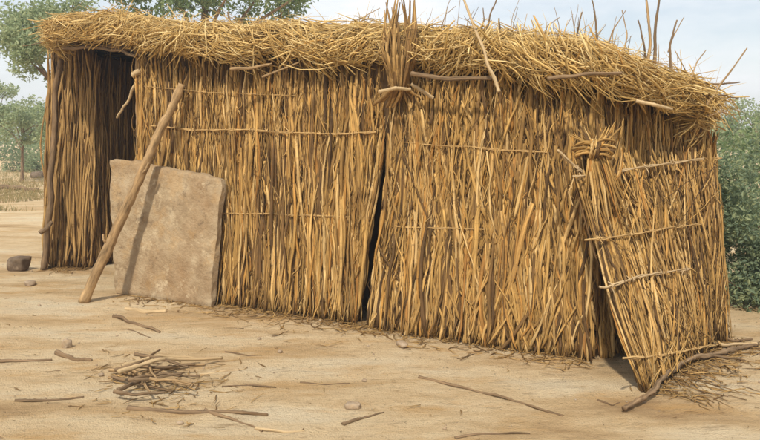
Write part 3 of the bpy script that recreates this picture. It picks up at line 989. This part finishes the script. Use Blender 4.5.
# ------------------------------------------------------------------ stones
def rock(name, c, size, mat, seed, sub=3):
    bm = bmesh.new()
    bmesh.ops.create_icosphere(bm, subdivisions=sub, radius=1)
    for v in bm.verts:
        s = Vector([math.copysign(abs(x) ** .55, x) for x in v.co])
        k = 1 + .22 * mnoise.noise(v.co * 1.3 + Vector((seed, 1, 2))) + .06 * mnoise.noise(v.co * 5 + Vector((seed, 1, 2)))
        v.co = Vector((s.x * size[0] * k, s.y * size[1] * k, s.z * size[2] * k))
    me = bpy.data.meshes.new(name); bm.to_mesh(me); bm.free()
    me.polygons.foreach_set('use_smooth', [True] * len(me.polygons))
    me.materials.append(mat)
    o = bpy.data.objects.new(name, me); COL.objects.link(o)
    o.location = (c[0], c[1], size[2] * .8); o.rotation_euler = (0, 0, seed)
    return o


tag(rock('stone_block', gnd(19, 270), (.105, .10, .085), ROCK, 1.3), 'dark squarish stone block on the ground left of the hut', 'stone')
tag(rock('stone', gnd(30, 285), (.05, .045, .025), PEBBLE, 2.3), 'small pale stone lying just below the dark block', 'stone')
tag(rock('stone', gnd(67, 348), (.03, .03, .035), PEBBLE, 4.1), 'small brown clod behind the crooked dark twig', 'stone')
tag(rock('stone', gnd(402, 346), (.055, .03, .018), PEBBLE, 5.1), 'flat dark clod lying before the split in the wall', 'stone')
tag(rock('stone', gnd(353, 408), (.045, .03, .016), PEBBLE, 6.1), 'small ochre clod in the middle of the foreground', 'stone')

# ------------------------------------------------------------------ sticks on the ground


def gstick(name, pts, r0, r1, mat, label, cat='stick', group=None, lift=0.0):
    P = []
    for j, p in enumerate(pts):
        r = r0 + (r1 - r0) * j / (len(pts) - 1)
        q = gnd(p[0], p[1])
        q[2] = gz(q[0], q[1]) + r * .45 + (p[2] if len(p) > 2 else 0) + lift
        P.append(q)
    o = stick(name, P, r0, r1, mat, None, 7, .012, 3, .09)
    return tag(o, label, cat, group)


gstick('stick', [(114, 318), (135, 325), (160, 333)], .016, .010, BARK, 'dark stick lying below the foot of the leaning pole')
gstick('stick', [(126, 309), (145, 313), (166, 313)], .020, .018, PALEWOOD, 'short pale chip of wood below the stone slab')
gstick('stick', [(128, 330), (140, 334), (150, 338)], .007, .004, BARK, 'thin twig beside the dark stick below the pole')
gstick('stick', [(-4, 363), (20, 362), (52, 360)], .012, .007, BARK, 'dark stick reaching in from the left edge')
gstick('stick', [(57, 354), (74, 361), (92, 361)], .018, .010, BARK, 'crooked dark twig beside the brown clod at left')
gstick('stick', [(15, 402), (50, 401), (84, 397)], .009, .005, BARK, 'thin dark stick at the lower left corner')
gstick('long_stick', [(128, 409), (180, 413), (225, 412), (268, 415)], .014, .008, BARK, 'long grey stick in front of the stick heap')
gstick('stick', [(205, 411), (232, 420), (262, 430)], .011, .006, BARK, 'stick slanting down from the long grey stick')
gstick('stick', [(222, 388), (250, 385), (276, 389)], .007, .004, BARK, 'thin twig right of the stick heap')
gstick('stick', [(200, 375), (225, 372), (245, 370)], .006, .004, PALEWOOD, 'thin pale twig behind the stick heap')
gstick('long_stick', [(419, 378), (465, 388), (515, 401), (563, 417)], .011, .006, BARK, 'long thin stick lying in front of the hut wall')
gstick('stick', [(343, 424), (362, 418), (384, 412)], .012, .004, BARK, 'short pointed stick at the bottom middle')
gstick('stick', [(300, 383), (325, 385), (350, 383)], .005, .003, BARK, 'thin twig in the middle of the bare yard')
gstick('stick', [(455, 437), (480, 434), (530, 433)], .008, .005, BARK, 'dark twig at the very bottom of the yard')
gstick('stick', [(255, 428), (285, 432), (305, 431)], .008, .004, PALEWOOD, 'pale twig at the bottom beside the slanting stick')
gstick('stick', [(225, 352), (248, 356), (262, 355)], .006, .003, BARK, 'thin twig lying before the left wall panel')
gstick('stick', [(680, 384), (705, 392), (728, 397)], .007, .003, BARK, 'thin twig right of the crooked branch')
gstick('stick', [(598, 399), (612, 405), (620, 402)], .006, .003, BARK, 'small twig left of the tip of the crooked branch')

# heap
HEAP = [((108, 378), (150, 372), (205, 366)), ((116, 386), (160, 376), (220, 362)), ((112, 380), (140, 388), (172, 395)),
        ((110, 374), (145, 380), (190, 390)), ((118, 398), (140, 388), (170, 372)), ((114, 400), (135, 402), (165, 399)),
        ((125, 372), (140, 384), (150, 400)), ((132, 390), (165, 384), (200, 386)), ((122, 376), (155, 378), (195, 375)),
        ((140, 366), (150, 380), (158, 394)), ((128, 394), (150, 392), (182, 386)), ((115, 384), (138, 378), (160, 364)),
        ((150, 394), (170, 396), (192, 400)), ((135, 370), (165, 376), (188, 384))]
for j, t in enumerate(HEAP):
    lf = .006 + .007 * j
    if j == 1:
        continue
    gstick('heap_stick', t, rng.uniform(.008, .014), .006, BARK if j % 3 else POLE, 'thin brown stick tangled in the loose stick heap', 'stick', 'sticks in the heap', lf)
gstick('heap_stick', [(118, 389, .09), (160, 377, .10), (222, 361, .02)], .015, .009, PALEWOOD, 'longest pale stick lying on top of the heap', 'stick', 'sticks in the heap')
gstick('heap_stick', [(122, 380, .08), (158, 371, .09), (198, 364, .03)], .012, .007, PALEWOOD, 'slimmer pale stick at the back of the heap', 'stick', 'sticks in the heap')

# crooked branch on the right
P = [gnd(624, 413), gnd(648, 400), gnd(668, 380), gnd(690, 366), gnd(722, 357), gnd(757, 347)]
for j, p in enumerate(P):
    p[2] = [.025, .03, .05, .045, .03, .02][j]
br = stick('fallen_branch', P[::-1], .016, .016, BARK, None, 10, .014, 4, .16)
tag(br, 'crooked fallen branch curving past the foot of the reed mat', 'branch')
P = [gnd(690, 361), gnd(712, 360), gnd(746, 363)]
for j, p in enumerate(P):
    p[2] = [.045, .03, .015][j]
stick('side_shoot', P, .012, .005, BARK, br, 7)
gstick('stick', [(699, 345), (725, 349), (757, 348)], .016, .010, PALEWOOD, 'straight pale stick behind the crooked branch', lift=.02)
gstick('stick', [(712, 338), (735, 343), (752, 341)], .010, .006, BARK, 'short dark stick at the foot of the bush', lift=.01)

# straw litter along the foot of the walls, and gravel
mb = MB()


def litter(n, ptsfun, l0, l1, w0, w1):
    p = ptsfun(n)
    a = rng.uniform(0, 2 * np.pi, n)
    L = rng.uniform(l0, l1, n)
    z = np.array([gz(x, y) for x, y in p]) + rng.uniform(.003, .012, n)
    dd = np.stack([np.cos(a), np.sin(a), rng.normal(0, .06, n)], 1)
    c = np.stack([p[:, 0], p[:, 1], z], 1)
    p0, p1 = c - dd * L[:, None] / 2, c + dd * L[:, None] / 2
    p0[:, 2] = np.maximum(p0[:, 2], z - .004); p1[:, 2] = np.maximum(p1[:, 2], z - .004)
    stalks(mb, p0, p1, np.tile([0, 0, 1.0], (n, 1)), rng.uniform(w0, w1, n), .5, .02, 3, 4, .4, .8)


def along(a, b, sd):
    dd, nn, L = wall_frame(a, b)

    def f(n):
        s = rng.uniform(0, L, n)
        o = np.abs(rng.normal(0, sd, n)) + .03
        return np.stack([a[0] + dd[0] * s + nn[0] * o, a[1] + dd[1] * s + nn[1] * o], 1)
    return f


litter(900, along(A, B, .20), .04, .2, .006, .014)
litter(320, along(ML[:2], MR[:2], .22), .05, .22, .006, .014)
litter(140, along(D1, D2, .2), .04, .16, .006, .012)
litter(2600, along(A, B, .10), .01, .05, .003, .008)
litter(700, along(ML[:2], MR[:2], .12), .01, .05, .003, .008)
litter(400, along(D1, D2, .10), .01, .05, .003, .008)
litter(900, lambda n: np.stack([rng.uniform(-4.2, 3.2, n), rng.uniform(3.3, 7.5, n)], 1), .008, .03, .002, .005)
litter(110, lambda n: np.stack([rng.uniform(-4.2, 3.2, n), rng.uniform(3.3, 7.5, n)], 1), .02, .10, .004, .009)
litter(160, lambda n: np.array([gnd(165 + rng.normal(0, 45), 385 + rng.normal(0, 14))[:2] for _ in range(n)]), .03, .16, .005, .011)
tag(mb.build('straw_litter', STALK_BROWN), 'scattered bits of broken straw on the ground before the hut', 'straw litter', kind='stuff')

mb = MB()
bm0 = bmesh.new(); bmesh.ops.create_cube(bm0, size=1); bmesh.ops.bevel(bm0, geom=bm0.edges[:], offset=.28, segments=1, affect='EDGES')
bm0.verts.ensure_lookup_table()
cv = np.array([v.co[:] for v in bm0.verts]); cf = [[v.index for v in f.verts] for f in bm0.faces]; bm0.free()
q4 = [f for f in cf if len(f) == 4]; fo = [f for f in cf if len(f) != 4]
for j in range(1500):
    x, y = rng.uniform(-4.5, 3.6), rng.uniform(3.2, 9.5)
    s = .0025 + .005 * rng.pareto(2.2) * .5
    s = min(s, .022)
    a = rng.random() * 6.3
    R = np.array([[math.cos(a), -math.sin(a), 0], [math.sin(a), math.cos(a), 0], [0, 0, 1]])
    mb.add((cv * (1 + rng.normal(0, .15, cv.shape))) @ R.T * np.array([s * 1.5, s * 1.2, s]) + (x, y, gz(x, y) + s * .3), q4, None, fo)
tag(mb.build('gravel', PEBBLE), 'fine gravel strewn over the sandy yard', 'gravel', kind='stuff')


# ------------------------------------------------------------------ vegetation
def leaves(mb, centres, radii, n, l0, l1, squash=1.0, wfac=.5):
    centres, radii = np.asarray(centres, float), np.asarray(radii, float)
    wgt = radii ** 2; ix = rng.choice(len(centres), n, p=wgt / wgt.sum())
    dv = unit(rng.normal(0, 1, (n, 3))); r = rng.random(n) ** .45
    p = centres[ix] + dv * (radii[ix] * r)[:, None] * np.array([1, 1, squash])
    d = unit(dv * .6 + rng.normal(0, .7, (n, 3)) + np.array([0, 0, -.15])); s = unit(np.cross(d, rng.normal(0, 1, (n, 3))))
    L = rng.uniform(l0, l1, n)[:, None]; W = L * wfac
    nn = np.cross(d, s)
    V = np.stack([p - d * L * .5, p + s * W * .5 + nn * L * .06, p + d * L * .5 - nn * L * .1, p - s * W * .5 + nn * L * .06], 1).reshape(-1, 3)
    mb.add(V, np.arange(4 * n).reshape(-1, 4))


def clumps(c, R, n, r0, r1):
    """clump centres through an uneven crown volume"""
    c = np.asarray(c, float); R = np.asarray(R, float)
    dv = unit(rng.normal(0, 1, (n, 3))); r = rng.random(n) ** .40
    return c + dv * r[:, None] * R, rng.uniform(r0, r1, n)


def tree(name, base, crown_c, crown_R, nclump, cr, nleaf, ls, leafmat, label, cat='tree', trunk_r=.12, limbs=7, squash=.8):
    root = empty(name, tuple(base)); tag(root, label, cat)
    cc, rr = clumps(crown_c, crown_R, nclump, *cr)
    m = MB()
    base = np.asarray(base, float); top = np.asarray(crown_c, float)
    midp = base + (top - base) * .5 + rng.normal(0, .06, 3) * np.linalg.norm(top - base) * .5
    tube(m, [base - (0, 0, .1), base + (midp - base) * .5, midp, top], [trunk_r, trunk_r * .8, trunk_r * .62, trunk_r * .25], 8, .06)
    for j in rng.choice(nclump, min(limbs, nclump), replace=False):
        s = base + (top - base) * rng.uniform(.4, .8)
        e = cc[j]
        tube(m, [s, s + (e - s) * .5 + (0, 0, .1), e], [trunk_r * .35, trunk_r * .22, trunk_r * .08], 6, .08)
    m.build('trunk', BARK, root, loc=tuple(base))
    m = MB(); leaves(m, cc, rr, nleaf, *ls, squash=squash)
    m.build('crown', leafmat, root, smooth=False, loc=tuple(top))
    return root


def g3(x, Y):
    return np.array([(x - CX) * Y / F, Y, 0.0])


tree('broad_tree', g3(78, 17), at(52, 42, 17), (1.15, 1.1, 1.15), 50, (.25, .46), 14000, (.05, .13), LEAF_PALE, 'pale green leafy tree rising behind the left end of the hut', trunk_r=.16)
tree('broad_tree', g3(205, 19), at(205, -20, 19), (2.9, 1.8, 1.2), 70, (.3, .55), 13000, (.08, .16), LEAF, 'broad green tree showing its crown over the roof left of centre', trunk_r=.2)
tree('small_tree', g3(22, 24), at(24, 118, 24), (1.15, 1.0, .8), 30, (.18, .36), 3200, (.08, .15), LEAF_PALE, 'small thin trunked tree left of the hut in the distance', trunk_r=.06)
tree('small_tree', g3(-12, 30), at(-4, 112, 30), (1.5, 1.2, 1.0), 26, (.25, .5), 2600, (.1, .18), LEAF_PALE, 'small round tree at the left edge in the distance', trunk_r=.08)
tree('small_tree', g3(52, 34), at(50, 122, 34), (1.6, 1.3, 1.1), 26, (.25, .5), 2600, (.1, .2), LEAF, 'distant small tree half hidden by the left end of the hut', trunk_r=.08)
tree('broad_tree', g3(775, 30), at(752, 122, 30), (1.9, 1.6, 1.1), 34, (.3, .6), 4200, (.1, .2), LEAF_PALE, 'hazy tree far behind the bush on the right', trunk_r=.14)


def bush(name, base, R, n, nleaf, ls, leafmat, label):
    root = empty(name, tuple(base)); tag(root, label, 'bush')
    b = np.asarray(base, float)
    cc, rr = clumps(b + (0, 0, R[2] * .92), np.array(R) * (1, 1, 1.05), n, R[0] * .18, R[0] * .42)
    k_ = n // 2
    cc[:k_] = b + np.stack([rng.normal(0, R[0] * .6, k_), rng.normal(-R[1] * .35, R[1] * .4, k_), rng.uniform(.06, R[2] * .62, k_)], 1)
    low = cc[:, 2] < .10
    cc[low, 2] = .10 + rng.random(low.sum()) * .12
    m = MB()
    for j in range(min(n, 16)):
        tube(m, [b + rng.normal(0, .05, 3) * (1, 1, 0) - (0, 0, .03), b + (cc[j] - b) * .5 + rng.normal(0, .04, 3), cc[j]], [.009, .007, .003], 5, .1)
    m.build('stem', BARK, root, loc=tuple(b))
    m = MB(); leaves(m, cc, rr, nleaf, *ls, squash=.9, wfac=.42)
    m.build('foliage', leafmat, root, smooth=False, loc=tuple(b + (0, 0, R[2])))
    return root


bush('leafy_bush', (3.42, 6.75, 0), (.52, .45, .74), 66, 12500, (.028, .07), LEAF_DARK, 'dark green bush crowding the right end of the hut')
bush('leafy_bush', (4.35, 7.9, 0), (.7, .6, .8), 54, 9000, (.035, .08), LEAF_DARK, 'taller green bush at the right edge behind the dark bush')
bush('leafy_bush', (5.6, 11.5, 0), (1.1, .9, 1.0), 36, 4200, (.06, .12), LEAF, 'lighter green bush farther back on the right')
bush('leafy_bush', (-14.0, 31.0, 0), (1.3, .9, .55), 30, 2600, (.08, .16), LEAF_PALE, 'low olive bush on the plain at the far left')
bush('leafy_bush', (-20.5, 44.0, 0), (3.0, 1.5, .9), 36, 3200, (.12, .25), LEAF, 'wide low bush along the far left horizon')

# far scrub along the horizon: reads as one mass
mb = MB()
cc, rr = [], []
for j in range(420):
    a = rng.uniform(-.75, .75); dd = rng.uniform(60, 130)
    cc.append((math.sin(a) * dd, math.cos(a) * dd, rng.uniform(.3, 2.2))); rr.append(rng.uniform(.8, 1.9))
leaves(mb, cc, rr, 16000, .25, .6, squash=.7)
tag(mb.build('distant_scrub', LEAF, smooth=False), 'distant scrub along the horizon', 'scrub', kind='stuff')

# dry grass on the plain left of the hut
mb = MB()
n = 9000
px = rng.uniform(-60, 75, n); yy = rng.uniform(163, 212, n)
p = np.array([gnd(a, b) for a, b in zip(px, yy)])
keep = np.array([mnoise.noise((a[0] * .6, a[1] * .35, 2)) for a in p]) > -.3
p = p[keep]; n = len(p)
d3 = unit(np.stack([rng.normal(0, .45, n), rng.normal(0, .45, n), np.ones(n)], 1))
stalks(mb, p - (0, 0, .02), p + d3 * rng.uniform(.06, .20, n)[:, None], np.tile([0, -1.0, 0], (n, 1)), rng.uniform(.006, .016, n), .4, .05, 3, 3, .15, 1.0)
tag(mb.build('dry_grass', DRYGRASS), 'dry yellow grass on the plain left of the hut', 'grass', kind='stuff')

# fallen log and stones at the edge of the plain
lg = stick('fallen_log', [at(-6, 160, 21) * (1, 1, 0) + (0, 0, .06), at(18, 160, 20.5) * (1, 1, 0) + (0, 0, .07), at(38, 160, 20) * (1, 1, 0) + (0, 0, .05)], .07, .05, BARK)
tag(lg, 'old grey log lying on the plain under the small tree', 'log')
gstick('stick', [(-4, 197), (18, 194), (34, 190)], .03, .02, PALEWOOD, 'pale branch on the ground among the dry grass at left')
tag(rock('stone', gnd(38, 178), (.22, .2, .13), ROCK, 7.7), 'grey stone on the plain beside the fallen log', 'stone')

# ------------------------------------------------------------------ air
x0, x1, y0, y1 = gx[0] - 5, gx[-1] + 5, gy[0] - 5, gy[-1] + 5
mb = MB()
bx = np.array([[x, y, z] for z in (-1.5, 9.0) for y in (y0, y1) for x in (x0, x1)])
mb.add(bx, [[0, 2, 3, 1], [4, 5, 7, 6], [0, 1, 5, 4], [2, 6, 7, 3], [0, 4, 6, 2], [1, 3, 7, 5]])
hm = bpy.data.materials.new('haze'); hm.use_nodes = True
ht = hm.node_tree
ht.nodes.remove(ht.nodes['Principled BSDF'])
pv = N(ht, 'ShaderNodeVolumePrincipled')
pv.inputs['Color'].default_value = (.86, .90, .95, 1); pv.inputs['Density'].default_value = 0.0035
pv.inputs['Anisotropy'].default_value = 0.2
ht.links.new(pv.outputs[0], ht.nodes['Material Output'].inputs['Volume'])
tag(mb.build('haze', hm, smooth=False), kind='stuff')

# ------------------------------------------------------------------ sun, sky, camera
EL = math.radians(50)
SUN = Vector((-0.26, -0.96, 0)).normalized() * math.cos(EL) + Vector((0, 0, math.sin(EL)))
sl_ = bpy.data.lights.new('sun', 'SUN'); sl_.energy = 3.9; sl_.angle = math.radians(3); sl_.color = (1.0, .92, .79)
so = bpy.data.objects.new('sun', sl_); COL.objects.link(so)
so.rotation_euler = SUN.to_track_quat('Z', 'Y').to_euler(); so.location = (-4, -6, 10)

w = bpy.data.worlds.new('World'); sc.world = w; w.use_nodes = True
nt = w.node_tree
bg = nt.nodes['Background']
sky = N(nt, 'ShaderNodeTexSky', sky_type='NISHITA')
sky.sun_disc = False
sky.sun_elevation = EL
sky.sun_rotation = math.atan2(SUN.x, SUN.y)
sky.dust_density = 0.6
sky.air_density = 1.1
tc = N(nt, 'ShaderNodeTexCoord')
mp = N(nt, 'ShaderNodeMapping'); nt.links.new(tc.outputs['Generated'], mp.inputs[0]); mp.inputs['Scale'].default_value = (1.0, 1.0, 3.0)
cn = noise(nt, mp.outputs[0], 3.2, 7, .58)
mr = N(nt, 'ShaderNodeMapRange'); nt.links.new(cn, mr.inputs[0]); mr.inputs[1].default_value, mr.inputs[2].default_value = .38, .66
mr.inputs[3].default_value, mr.inputs[4].default_value = .42, 1.0
col = mix(nt, mr.outputs[0], sky.outputs[0], (9.4, 9.6, 9.8))
nt.links.new(col, bg.inputs['Color'])
bg.inputs['Strength'].default_value = 0.105

cd = bpy.data.cameras.new('camera'); co = bpy.data.objects.new('camera', cd); COL.objects.link(co)
co.location = (0, 0, EYE); co.rotation_euler = (math.radians(90), 0, 0)
cd.sensor_width = 36; cd.lens = 36 * F / 760
cd.shift_y = -(220 - HY) / 760
cd.clip_end = 2000; cd.clip_start = .05
sc.camera = co
sc.view_settings.view_transform = 'Standard'; sc.view_settings.look = 'None'
sc.view_settings.exposure = 0.15; sc.view_settings.gamma = 1.0
sc.view_settings.use_curve_mapping = False
